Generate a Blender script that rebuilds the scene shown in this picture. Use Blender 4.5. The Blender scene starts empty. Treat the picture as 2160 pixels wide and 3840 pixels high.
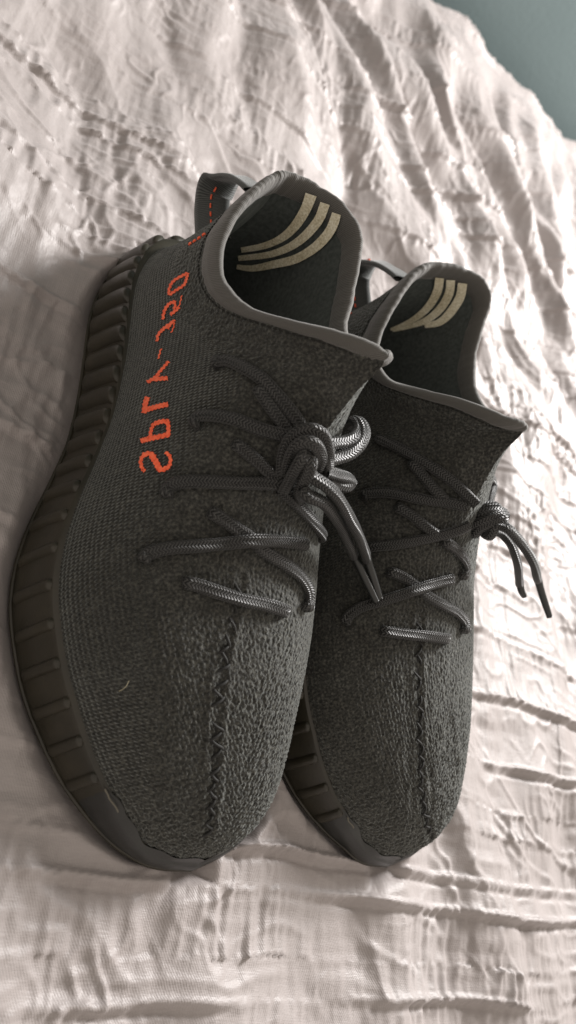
import bpy, bmesh, math, random
import numpy as np
from mathutils import Vector, Matrix
# ---------------------------------------------------------------- camera, light, exposure
scn = bpy.context.scene
col = scn.collection
cam_d = bpy.data.cameras.new('camera'); cam = bpy.data.objects.new('camera', cam_d); col.objects.link(cam)
cam.matrix_world = Matrix(((0.74843685, -0.15729046, -0.64428409, -0.17261225),
                           (-0.11703375, 0.92489971, -0.36175079, 0.03044004),
                           (0.65279812, 0.34615061, 0.67382073, 0.27639952), (0, 0, 0, 1)))
cam_d.sensor_fit = 'VERTICAL'; cam_d.sensor_height = 36.0; cam_d.lens = 36.0*2685.34/3840
cam_d.clip_start = .01; cam_d.clip_end = 50
cam_d.dof.use_dof = True; cam_d.dof.focus_distance = .31; cam_d.dof.aperture_fstop = 9.0
scn.camera = cam
w = bpy.data.worlds.new('World'); scn.world = w; w.use_nodes = True
bg = w.node_tree.nodes['Background']; bg.inputs[0].default_value = (1.0, .895, .795, 1); bg.inputs[1].default_value = .78
def area_light(name, az, el, dist, sx, sy, energy, color, target=(.08, .15, .03)):
    L = bpy.data.lights.new(name, 'AREA'); L.shape = 'RECTANGLE'; L.size = sx; L.size_y = sy; L.energy = energy; L.color = color
    o = bpy.data.objects.new(name, L); col.objects.link(o)
    d = Vector((math.cos(az)*math.cos(el), math.sin(az)*math.cos(el), math.sin(el)))
    o.location = Vector(target) + d*dist; o.rotation_euler = d.to_track_quat('Z', 'Y').to_euler()
    return o
area_light('window_light', math.radians(24), math.radians(34), 1.45, .36, .45, 51, (1.0, .97, .95))
vs = scn.view_settings; vs.view_transform = 'Standard'; vs.look = 'None'; vs.exposure = 0; vs.gamma = 1; vs.use_curve_mapping = False
scn.render.engine = 'CYCLES'; scn.cycles.use_denoising = True
# ---------------------------------------------------------------- materials
def mat(name, base, rough=.7, spec=.3, sheen=0, sheen_tint=(1, 1, 1), metallic=0):
    m = bpy.data.materials.new(name); m.use_nodes = True
    b = m.node_tree.nodes['Principled BSDF']
    b.inputs['Base Color'].default_value = (*base, 1); b.inputs['Roughness'].default_value = rough
    b.inputs['Specular IOR Level'].default_value = spec; b.inputs['Metallic'].default_value = metallic
    if sheen:
        b.inputs['Sheen Weight'].default_value = sheen; b.inputs['Sheen Roughness'].default_value = .5
        b.inputs['Sheen Tint'].default_value = (*sheen_tint, 1)
    return m
class NT_:
    def __init__(s, m): s.t = m.node_tree; s.b = s.t.nodes['Principled BSDF']
    def n(s, typ, **kw):
        x = s.t.nodes.new(typ)
        for k, v in kw.items():
            if hasattr(x, k) and k not in x.inputs: setattr(x, k, v)
            else: x.inputs[k].default_value = v
        return x
    def l(s, a, b): s.t.links.new(a, b)
    def math(s, op, a, b=None):
        x = s.t.nodes.new('ShaderNodeMath'); x.operation = op
        for i, v in enumerate((a, b)):
            if v is None: continue
            if isinstance(v, (int, float)): x.inputs[i].default_value = v
            else: s.l(v, x.inputs[i])
        return x.outputs[0]
    def bump(s, h, strength, dist):
        x = s.n('ShaderNodeBump'); x.inputs['Strength'].default_value = strength; x.inputs['Distance'].default_value = dist
        s.l(h, x.inputs['Height']); s.l(x.outputs[0], s.b.inputs['Normal']); return x
    def ramp(s, f, stops):
        x = s.n('ShaderNodeValToRGB'); e = x.color_ramp.elements
        while len(e) < len(stops): e.new(.5)
        for k, (p, c) in zip(e, stops): k.position = p; k.color = (*c, 1)
        s.l(f, x.inputs[0]); return x.outputs[0]
def knit_material():
    m = mat('black_knit', (.03, .03, .028), .8, .3, .3, (.8, .85, .82)); t = NT_(m)
    uv = t.n('ShaderNodeUVMap', uv_map='cloth'); sp = t.n('ShaderNodeSeparateXYZ'); t.l(uv.outputs[0], sp.inputs[0])
    at = t.n('ShaderNodeAttribute', attribute_name='boucle'); tc = t.n('ShaderNodeTexCoord')
    nz = t.n('ShaderNodeTexNoise', Scale=260.0, Detail=2.0); t.l(tc.outputs['Object'], nz.inputs['Vector'])
    wob = t.math('MULTIPLY', t.math('SUBTRACT', nz.outputs['Fac'], .5), 2.2)
    # knitted columns: rows of slanted loops
    a = t.math('ADD', t.math('MULTIPLY', sp.outputs['X'], 2*math.pi/.00155), wob)
    b = t.math('ADD', t.math('MULTIPLY', sp.outputs['Y'], 2*math.pi/.0021), wob)
    ca = t.math('ABSOLUTE', t.math('SINE', t.math('MULTIPLY', a, .5)))
    cb = t.math('SINE', t.math('ADD', b, t.math('MULTIPLY', ca, 2.2)))
    kn = t.math('MULTIPLY', ca, t.math('ADD', t.math('MULTIPLY', cb, .5), .5))
    vo = t.n('ShaderNodeTexVoronoi', Scale=620.0); vo.feature = 'SMOOTH_F1'; t.l(tc.outputs['Object'], vo.inputs['Vector'])
    n2 = t.n('ShaderNodeTexNoise', Scale=900.0, Detail=3.0); t.l(tc.outputs['Object'], n2.inputs['Vector'])
    bo = t.math('ADD', t.math('SUBTRACT', 1.0, vo.outputs['Distance']), t.math('MULTIPLY', n2.outputs['Fac'], .8))
    mx = t.n('ShaderNodeMix'); mx.data_type = 'FLOAT'; t.l(at.outputs['Fac'], mx.inputs[0]); t.l(kn, mx.inputs[2]); t.l(bo, mx.inputs[3])
    t.bump(mx.outputs[0], 1.0, .0010)
    n3 = t.n('ShaderNodeTexNoise', Scale=45.0, Detail=5.0, Roughness=.7); t.l(tc.outputs['Object'], n3.inputs['Vector'])
    c = t.ramp(n3.outputs['Fac'], [(.3, (.021, .020, .017)), (.7, (.038, .038, .035))])
    # yarns: flecks of lighter and darker fibre
    n4 = t.n('ShaderNodeTexNoise', Scale=850.0, Detail=2.0); t.l(tc.outputs['Object'], n4.inputs['Vector'])
    fl = t.ramp(n4.outputs['Fac'], [(.32, (.38, .38, .36)), (.5, (.9, .9, .87)), (.68, (2.1, 2.1, 1.98))])
    mm = t.n('ShaderNodeMix'); mm.data_type = 'RGBA'; mm.blend_type = 'MULTIPLY'; mm.inputs[0].default_value = 1
    t.l(c, mm.inputs[6]); t.l(fl, mm.inputs[7]); t.l(mm.outputs[2], t.b.inputs['Base Color'])
    return m
def lace_material():
    m = mat('black_lace', (.02, .02, .019), .42, .5, .06); t = NT_(m)
    uv = t.n('ShaderNodeUVMap', uv_map='cloth'); sp = t.n('ShaderNodeSeparateXYZ'); t.l(uv.outputs[0], sp.inputs[0])
    s = t.math('MULTIPLY', sp.outputs['X'], 2*math.pi/.0013)
    zz = t.math('PINGPONG', t.math('MULTIPLY', sp.outputs['Y'], 12.0), 1.0)
    h = t.math('SINE', t.math('ADD', s, t.math('MULTIPLY', zz, 5.0)))
    g = t.math('MULTIPLY', t.math('ABSOLUTE', t.math('SINE', t.math('MULTIPLY', sp.outputs['Y'], 8*math.pi))), 1.2)
    t.bump(t.math('ADD', h, g), .75, .0003)
    c = t.ramp(t.math('ADD', t.math('MULTIPLY', h, .5), .5), [(.2, (.003, .003, .003)), (.6, (.011, .011, .010)), (.95, (.042, .042, .039))])
    t.l(c, t.b.inputs['Base Color'])
    return m
def rubber_material(name, c0, c1, rough=.5):
    m = mat(name, c0, rough, .4); t = NT_(m); tc = t.n('ShaderNodeTexCoord')
    nz = t.n('ShaderNodeTexNoise', Scale=30.0, Detail=6.0, Roughness=.65); t.l(tc.outputs['Object'], nz.inputs['Vector'])
    t.l(t.ramp(nz.outputs['Fac'], [(.3, c0), (.72, c1)]), t.b.inputs['Base Color'])
    n2 = t.n('ShaderNodeTexNoise', Scale=900.0, Detail=2.0); t.l(tc.outputs['Object'], n2.inputs['Vector'])
    t.bump(n2.outputs['Fac'], .25, .0003)
    r = t.n('ShaderNodeMapRange'); r.inputs[3].default_value = rough - .12; r.inputs[4].default_value = rough + .15
    t.l(nz.outputs['Fac'], r.inputs[0]); t.l(r.outputs[0], t.b.inputs['Roughness'])
    return m
def twill_material(name, c0, c1, rough=.5, spec=.4, sheen=.3):
    m = mat(name, c0, rough, spec, sheen); t = NT_(m)
    uv = t.n('ShaderNodeUVMap', uv_map='cloth'); sp = t.n('ShaderNodeSeparateXYZ'); t.l(uv.outputs[0], sp.inputs[0])
    h = t.math('SINE', t.math('ADD', t.math('MULTIPLY', sp.outputs['X'], 2*math.pi/.0009), t.math('MULTIPLY', sp.outputs['Y'], 22.0)))
    f = t.math('ADD', t.math('MULTIPLY', h, .5), .5)
    t.l(t.ramp(f, [(.1, c0), (.9, c1)]), t.b.inputs['Base Color']); t.bump(f, .5, .0002)
    return m
def lining_material():
    m = mat('charcoal_lining', (.02, .022, .021), .9, .15, .25, (.8, .9, .85)); t = NT_(m); tc = t.n('ShaderNodeTexCoord')
    nz = t.n('ShaderNodeTexNoise', Scale=500.0, Detail=3.0); t.l(tc.outputs['Object'], nz.inputs['Vector'])
    t.l(t.ramp(nz.outputs['Fac'], [(.3, (.034, .039, .037)), (.7, (.066, .074, .070))]), t.b.inputs['Base Color']); t.bump(nz.outputs['Fac'], .3, .0003)
    return m
def stripe_material():
    m = mat('gold_grey_print', (.4, .36, .25), .5, .4); t = NT_(m); tc = t.n('ShaderNodeTexCoord')
    nz = t.n('ShaderNodeTexNoise', Scale=1100.0, Detail=2.0); t.l(tc.outputs['Object'], nz.inputs['Vector'])
    n2 = t.n('ShaderNodeTexNoise', Scale=90.0, Detail=4.0); t.l(tc.outputs['Object'], n2.inputs['Vector'])
    f = t.math('ADD', t.math('MULTIPLY', nz.outputs['Fac'], .6), t.math('MULTIPLY', n2.outputs['Fac'], .4))
    t.l(t.ramp(f, [(.35, (.45, .39, .25)), (.5, (.66, .60, .44)), (.65, (.82, .78, .64))]), t.b.inputs['Base Color'])
    t.bump(nz.outputs['Fac'], .4, .0003)
    return m
def red_material():
    m = mat('coral_yarn', (.62, .075, .03), .8, .2, .2, (1, .6, .5)); t = NT_(m); tc = t.n('ShaderNodeTexCoord')
    nz = t.n('ShaderNodeTexNoise', Scale=800.0, Detail=2.0); t.l(tc.outputs['Object'], nz.inputs['Vector'])
    t.l(t.ramp(nz.outputs['Fac'], [(.25, (.40, .06, .03)), (.36, (.86, .11, .045)), (.65, (1.0, .19, .09))]), t.b.inputs['Base Color']); t.bump(nz.outputs['Fac'], .8, .0005)
    return m
def sheet_material():
    m = mat('mauve_cotton', (.5, .43, .42), .48, .4, .2, (1, .95, .95)); t = NT_(m); tc = t.n('ShaderNodeTexCoord')
    mp = t.n('ShaderNodeMapping'); mp.inputs['Rotation'].default_value = (0, 0, math.radians(13)); t.l(tc.outputs['Object'], mp.inputs['Vector'])
    sp = t.n('ShaderNodeSeparateXYZ'); t.l(mp.outputs[0], sp.inputs[0])
    a = t.math('SINE', t.math('MULTIPLY', t.math('ADD', sp.outputs['X'], t.math('MULTIPLY', sp.outputs['Y'], .6)), 2*math.pi/.0011))
    n1 = t.n('ShaderNodeTexNoise', Scale=1.0, Detail=3.0); m1 = t.n('ShaderNodeMapping'); m1.inputs['Scale'].default_value = (300, 1500, 300)
    t.l(mp.outputs[0], m1.inputs['Vector']); t.l(m1.outputs[0], n1.inputs['Vector'])
    n2 = t.n('ShaderNodeTexNoise', Scale=1.0, Detail=5.0, Roughness=.6); m2 = t.n('ShaderNodeMapping'); m2.inputs['Scale'].default_value = (140, 40, 60)
    t.l(mp.outputs[0], m2.inputs['Vector']); t.l(m2.outputs[0], n2.inputs['Vector'])
    h = t.math('ADD', t.math('ADD', t.math('MULTIPLY', a, .04), t.math('MULTIPLY', n1.outputs['Fac'], .35)), t.math('MULTIPLY', n2.outputs['Fac'], 1.6))
    t.bump(h, .55, .0009)
    n3 = t.n('ShaderNodeTexNoise', Scale=9.0, Detail=6.0, Roughness=.6); t.l(tc.outputs['Object'], n3.inputs['Vector'])
    c = t.ramp(n3.outputs['Fac'], [(.3, (.285, .255, .246)), (.7, (.34, .311, .303))])
    c2 = t.ramp(n1.outputs['Fac'], [(.3, (.95, .95, .95)), (.7, (1.03, 1.03, 1.03))])
    mm = t.n('ShaderNodeMix'); mm.data_type = 'RGBA'; mm.blend_type = 'MULTIPLY'; mm.inputs[0].default_value = 1
    t.l(c, mm.inputs[6]); t.l(c2, mm.inputs[7]); t.l(mm.outputs[2], t.b.inputs['Base Color'])
    return m
def wall_material():
    m = mat('teal_grey_paint', (.25, .33, .33), .8, .2); t = NT_(m); tc = t.n('ShaderNodeTexCoord')
    nz = t.n('ShaderNodeTexNoise', Scale=4.0, Detail=6.0); t.l(tc.outputs['Object'], nz.inputs['Vector'])
    t.l(t.ramp(nz.outputs['Fac'], [(.3, (.105, .138, .14)), (.7, (.125, .16, .162))]), t.b.inputs['Base Color'])
    n2 = t.n('ShaderNodeTexNoise', Scale=160.0, Detail=3.0); t.l(tc.outputs['Object'], n2.inputs['Vector']); t.bump(n2.outputs['Fac'], .2, .002)
    return m
M = dict(knit=knit_material(), lace=lace_material(), sole=rubber_material('brown_black_rubber', (.019, .0175, .0125), (.042, .036, .024), .36),
         bumper=rubber_material('dark_grey_rubber', (.018, .018, .017), (.032, .033, .031), .36),
         tape=twill_material('grey_binding_tape', (.06, .057, .051), (.105, .10, .091), .7, .25), lining=lining_material(),
         stripe=stripe_material(), red=red_material(), sheet=sheet_material(), wall=wall_material(),
         web=twill_material('black_webbing', (.02, .022, .021), (.075, .082, .077), .7, .3, .3),
         aglet=mat('black_plastic', (.02, .021, .02), .28, .5), thread=mat('black_thread', (.017, .017, .016), .7, .3),
         edge=mat('pale_glue_edge', (.13, .12, .095), .6, .3), dash=mat('charcoal_thread', (.02, .02, .018), .8, .2))
# ---------------------------------------------------------------- shoe surfaces (numpy, shoe-local metres)
def catmull(K, n):
    """smooth curve through the knot rows K (m x d), centripetal-free cubic, n samples"""
    K = np.asarray(K, float); m = len(K)
    s = np.linspace(0, m - 1, n); i = np.clip(s.astype(int), 0, m - 2); f = (s - i)[:, None]
    D = np.zeros_like(K); D[1:-1] = (K[2:] - K[:-2]) / 2; D[0] = K[1] - K[0]; D[-1] = K[-1] - K[-2]
    a, b, da, db = K[i], K[i + 1], D[i], D[i + 1]
    return (2*f**3 - 3*f**2 + 1)*a + (f**3 - 2*f**2 + f)*da + (-2*f**3 + 3*f**2)*b + (f**3 - f**2)*db

RIDGE_R = [(8,10,13),(8,12.5,23),(8,20,33),(8,31,40.5),(9,45,48),(9,60,55),(10,77,62.5),(11,94,69),(11,111,75),
           (10,127,83),(9,141,95),(8,154,112),(9.5,164,130),(11,170.5,144)]
# near/far: base knots (x, y) of the upper where it enters the sole; rim knots (x, y, z) after the tongue tip
SHOES = {
 'right': dict(near=[(7,9.5),(-8,13),(-20,20),(-30,29.5),(-40,43),(-48,58),(-55,75),(-59,92),(-61,110),(-59,128),(-54,145),(-48,160),
                     (-43,173),(-39,184),(-36,196),(-33.3,210),(-31,226),(-29,242),(-26.5,257),(-22.5,271),(-15.5,285),(-6,295),(5,299)],
               far=[(7,9.5),(20,12.5),(30,18),(37,27),(42,42),(45.5,58),(49,75),(52.5,92),(54.5,110),(54,128),(51,145),(47.5,160),
                    (43.5,173),(40.5,184),(38.5,196),(37,210),(37.5,226),(38,242),(38,257),(36,272),(29.5,286),(18.5,295.5),(5,299)],
               ridge=RIDGE_R,
               rim_near=[(-1,177.5,139.5),(-13,189,125),(-21,206,106),(-25,224,98),(-23,243,99),(-17,258,104),(-8,271,108.5),(0,280,110.5),(7,285,112)],
               rim_far=[(21,176.5,139),(27,190,123),(30,208,113),(36,226,114),(39,244,119),(39,259,123),(32,275,120),(20,284,115),(7,285,112)]),
 'left': dict(near=[(123,-6),(108,-2),(97,6.5),(86,16),(75,29),(66,46),(61,64),(60,84),(62,104),(65,123),(69,142),(73,158),
                    (76,172),(78,184),(79.5,196),(80.5,210),(81,226),(82,242),(83.5,257),(87.5,272),(94.5,286),(103.5,294.5),(113,298)],
              far=[(123,-6),(138,-4),(149,1),(158,10),(164,26),(168,44),(171,64),(172,84),(171.5,104),(169,123),(165,142),(161,158),
                   (157,172),(154,184),(151.5,196),(149,210),(147.5,226),(146.5,242),(145.5,257),(142,272),(135,286),(124.5,294.5),(113,298)],
              ridge=[(124,-5.5,13),(124,-3,22),(124,5,33),(123,17,41.5),(122,30,48),(121,46,55),(120,64,61.5),(119,83,68.5),(117,103,76),
                     (115,122,84),(113,139,97),(111,153,113),(110,163,127),(110.5,169.5,140)],
              rim_near=[(102,172.5,138),(92,183.5,127),(83,196,110),(79,212,93),(79,231,88),(83,247,94),(91,263,102),(101,277,107.5),(111,285,111)],
              rim_far=[(119.5,174.5,136),(131,190,119),(139,213,106),(146,236,104),(150,256,111),(151,271,120),(143,281,122),(128,286,117.5),(111,285,111)]),
}
NU, NT = 560, 200
def base_z(y, y0):
    yy = (y - y0)*1000
    return np.interp(yy, [0, 10, 25, 60, 110, 160, 210, 260, 300], [7.5, 11.5, 18.5, 25.5, 28.5, 32, 35, 35.5, 34.5])/1000
def build_half(d, side):
    B = np.array(d[side], float)/1000
    T = np.array(list(d['ridge']) + list(d['rim_near' if side == 'near' else 'rim_far']), float)/1000
    b = catmull(B, NU); t = catmull(T, NU)
    bz = base_z(b[:, 1], b[0, 1])
    s = np.linspace(0, 22, NU)
    w = np.clip((s - 9.0)/6.0, 0, 1); w = w*w*(3 - 2*w)               # 0: vaulted vamp, 1: ankle wall
    a = np.linspace(0, 1, NT)[None, :]
    # vault
    e = np.interp(s, [0, 4, 9, 14], [1.0, 1.05, 1.12, 1.15])[:, None]
    if side == 'far': e = e - np.interp(s, [0, 3, 6, 9], [.05, .12, .17, .22])[:, None]
    ang = a*np.pi/2
    h1 = 1 - np.cos(ang)**e; v1 = np.sin(ang)**e
    # wall, bulging outwards low down
    bul = np.interp(s, [9, 15, 19, 22], [.10, .10, .07, .05])[:, None]
    h2 = a - bul*4*a*(1 - a)**1.5*1.2; v2 = a
    h2 = a**1.25 - bul*3*np.sin(np.pi*a)*(1 - a)
    hw = np.clip((s - 18.0)/3.0, 0, 1)[:, None]; h2 = h2*(1 - hw) + (1 - (1 - a)**2.4 + .10*np.sin(np.pi*a))*hw   # heel draws in above the sole
    W = w[:, None]
    h = h1*(1 - W) + h2*W; v = v1*(1 - W) + v2*W
    P = np.zeros((NU, NT, 3))
    P[..., 0] = b[:, :1]*(1 - h) + t[:, :1]*h
    P[..., 1] = b[:, 1:2]*(1 - h) + t[:, 1:2]*h
    P[..., 2] = bz[:, None]*(1 - v) + t[:, 2:3]*v
    return P
def normals(P, side):
    du = np.gradient(P, axis=0); dt = np.gradient(P, axis=1)
    N = np.cross(du, dt)
    l = np.linalg.norm(N, axis=2, keepdims=True); N = N/np.maximum(l, 1e-12)
    c = P.reshape(-1, 3).mean(0)
    if side == 'near': N = N if N[NU//2, NT//4, 0] < 0 else -N
    else: N = N if N[NU//2, NT//4, 0] > 0 else -N
    N[0] = N[3]
    return N
SURF = {}
for _k, _d in SHOES.items():
    for _s in ('near', 'far'):
        _P = build_half(_d, _s); SURF[_k, _s] = (_P, normals(_P, _s))
def surf(shoe, q):
    """q: rows (half 0 near / 1 far, u 0..1, t 0..1, lift in mm) -> points, normals"""
    q = np.atleast_2d(np.asarray(q, float)); Po = np.zeros((len(q), 3)); No = np.zeros((len(q), 3))
    for hh, s in ((0, 'near'), (1, 'far')):
        m = q[:, 0].round() == hh
        if not m.any(): continue
        P, N = SURF[shoe, s]
        fu = np.clip(q[m, 1], 0, 1)*(NU - 1); ft = np.clip(q[m, 2], 0, 1)*(NT - 1)
        i = np.minimum(fu.astype(int), NU - 2); j = np.minimum(ft.astype(int), NT - 2)
        a = (fu - i)[:, None]; b = (ft - j)[:, None]
        bl = lambda G: G[i, j]*(1-a)*(1-b) + G[i+1, j]*a*(1-b) + G[i, j+1]*(1-a)*b + G[i+1, j+1]*a*b
        n = bl(N); n /= np.maximum(np.linalg.norm(n, axis=1, keepdims=True), 1e-9)
        Po[m] = bl(P) + n*q[m, 3:4]/1000; No[m] = n
    return Po, No
LACES = {'right': [[[0,0.6147,0.5125,-6.5],[0,0.6147,0.5125,2.1],[0,0.6162,0.5326,2.1],[0,0.6133,0.558,2.1],[0,0.5939,0.5817,2.1],[0,0.5704,0.6341,2.1],[0,0.5453,0.7071,2.1],[0,0.5291,0.7654,2],[0,0.5143,0.8322,3],[0,0.5048,0.8762,4]],[[0,0.5521,0.6487,-6.5],[0,0.5521,0.6487,2.1],[0,0.536,0.6896,2.1],[0,0.5206,0.7426,2.1],[0,0.5055,0.8093,2.2],[0,0.4974,0.845,3]],[[0,0.5133,0.4906,-6.5],[0,0.5133,0.4906,2.1],[0,0.5202,0.4896,2.1],[0,0.5224,0.5077,2.1],[0,0.5198,0.5547,2.1],[0,0.513,0.628,2.1],[0,0.5042,0.7011,2],[0,0.4993,0.7723,3],[0,0.4983,0.8326,5]],[[0,0.4869,0.6644,-6.5],[0,0.4869,0.6644,2.1],[0,0.4798,0.7064,2.1],[0,0.4701,0.768,2.1],[0,0.4616,0.8246,2],[0,0.4563,0.8845,3]],[[0,0.4377,0.4926,-6.5],[0,0.4377,0.4926,2.1],[0,0.4436,0.4945,2.1],[0,0.4479,0.513,2.1],[0,0.4493,0.5546,2.1],[0,0.4488,0.6291,2.1],[0,0.4486,0.7184,2.1],[0,0.4503,0.8127,2],[0,0.4541,0.9091,4]],[[0,0.4478,0.8925,2.5],[0,0.4387,0.9765,2.2],[1,0.4282,0.9161,2.1],[1,0.4192,0.7824,2.1],[1,0.4139,0.6357,2.1],[1,0.4139,0.6357,-6.5]],[[0,0.4182,0.6697,-6.5],[0,0.4182,0.6697,2.1],[0,0.4106,0.7219,2.1],[0,0.4023,0.7762,2.1],[0,0.395,0.8313,2.1],[0,0.3851,0.8836,2.1],[0,0.3782,0.947,2.1],[1,0.3712,0.9641,2.1],[1,0.3632,0.8555,2.1],[1,0.3538,0.7678,2.1],[1,0.3442,0.744,2.1],[1,0.3361,0.7616,2.1],[1,0.3361,0.7616,-6.5]],[[0,0.3764,0.4716,-6.5],[0,0.3764,0.4716,2.1],[0,0.3804,0.4809,2.1],[0,0.3825,0.5029,2.1],[0,0.385,0.5541,2.1],[0,0.3863,0.6456,2.1],[0,0.3889,0.739,2.2],[0,0.3916,0.791,4],[0,0.3932,0.8288,4.6],[0,0.3944,0.8825,4],[0,0.3955,0.9623,2.2],[1,0.3966,0.9491,2.1],[1,0.3971,0.861,2.1],[1,0.3971,0.861,-6.5]],[[0,0.3524,0.6233,-6.5],[0,0.3524,0.6233,2.1],[0,0.3486,0.6744,2.1],[0,0.3424,0.7406,2.1],[0,0.3355,0.832,2.2],[0,0.3316,0.9282,2.1],[1,0.3269,0.9489,2.1],[1,0.3269,0.9489,-6.5]]],'left': [[[0,0.6104,0.4008,-6.5],[0,0.6104,0.4008,2.1],[0,0.5939,0.4393,2.1],[0,0.5709,0.5,2.1],[0,0.5462,0.5863,2.1],[0,0.5242,0.6762,2.1],[0,0.5037,0.7847,2],[0,0.4886,0.9002,4],[0,0.4833,0.9608,6]],[[0,0.5446,0.5501,-6.5],[0,0.5446,0.5501,2.1],[0,0.5238,0.598,2.1],[0,0.5024,0.6643,2.1],[0,0.4863,0.7402,2.1],[0,0.4781,0.7955,1.2]],[[0,0.5038,0.3522,-6.5],[0,0.5038,0.3522,2.1],[0,0.5064,0.3759,2.1],[0,0.5018,0.4569,2.1],[0,0.4913,0.5633,2.1],[0,0.483,0.6772,2.1],[0,0.4796,0.8006,2.5],[0,0.4785,0.9046,5]],[[0,0.4787,0.5312,-6.5],[0,0.4787,0.5312,2.1],[0,0.4661,0.614,2.1],[0,0.4527,0.7,2.1],[0,0.4422,0.7934,2.1],[0,0.4422,0.7934,-6.5]],[[0,0.434,0.4413,-6.5],[0,0.434,0.4413,2.1],[0,0.4344,0.5648,2.1],[0,0.4375,0.6981,2],[0,0.4433,0.814,3],[0,0.4515,0.9052,5],[0,0.4602,0.9658,6]],[[0,0.436,0.8652,-6.5],[0,0.436,0.8652,2.1],[0,0.4298,0.9788,2.1],[1,0.4204,0.9233,2.1],[1,0.4108,0.8811,2.1],[1,0.4029,0.9058,2.1],[1,0.4029,0.9058,-6.5]],[[0,0.4047,0.5723,-6.5],[0,0.4047,0.5723,2.1],[0,0.3979,0.6462,2.1],[0,0.3882,0.7252,2.1],[0,0.377,0.8106,2.1],[0,0.3689,0.9256,2.1],[1,0.3616,0.9381,2.1],[1,0.3526,0.8532,2.1],[1,0.3447,0.8624,2.1],[1,0.3447,0.8624,-6.5]],[[0,0.3565,0.3556,-6.5],[0,0.3565,0.3556,2.1],[0,0.3646,0.3879,2.1],[0,0.3706,0.4541,2.1],[0,0.374,0.5426,2.1],[0,0.3785,0.629,3],[0,0.3833,0.7027,4.4],[0,0.3889,0.7937,3.6],[0,0.3935,0.8972,2],[0,0.3977,0.9988,2.1],[0,0.3977,0.9988,-6.5]],[[0,0.3428,0.5657,-6.5],[0,0.3428,0.5657,2.1],[0,0.3392,0.6718,2.1],[0,0.3369,0.8001,2.1],[0,0.3351,0.9804,2.1],[0,0.3351,0.9804,-6.5]]]}
KNOTS = {'right': [[[0,0.449,0.9321,3],[0,0.4622,0.8746,4],[0,0.4784,0.8408,6],[0,0.4949,0.83,8],[0,0.5065,0.8497,9],[0,0.5113,0.888,10],[0,0.5071,0.9436,10],[0,0.4955,1.0,9.5],[1,0.482,0.9845,8],[1,0.469,0.9358,6],[1,0.4607,0.9604,4]],[[0,0.4634,0.8809,5],[0,0.4789,0.8565,8],[0,0.4929,0.8515,11],[0,0.5007,0.8728,13],[0,0.4999,0.914,13],[0,0.4907,0.965,11],[0,0.4794,1.0,8],[1,0.4676,0.9885,5]],[[0,0.4465,0.9001,4],[0,0.4609,0.8892,8],[0,0.4767,0.8813,12],[0,0.4881,0.886,13],[0,0.4932,0.9042,10],[0,0.4953,0.9156,6]],[[0,0.4897,0.9051,8],[0,0.4867,0.9186,13],[0,0.4777,0.9224,14],[0,0.4651,0.9262,12],[0,0.4526,0.9484,8],[1,0.4427,0.9905,3]]],'left': []}
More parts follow.
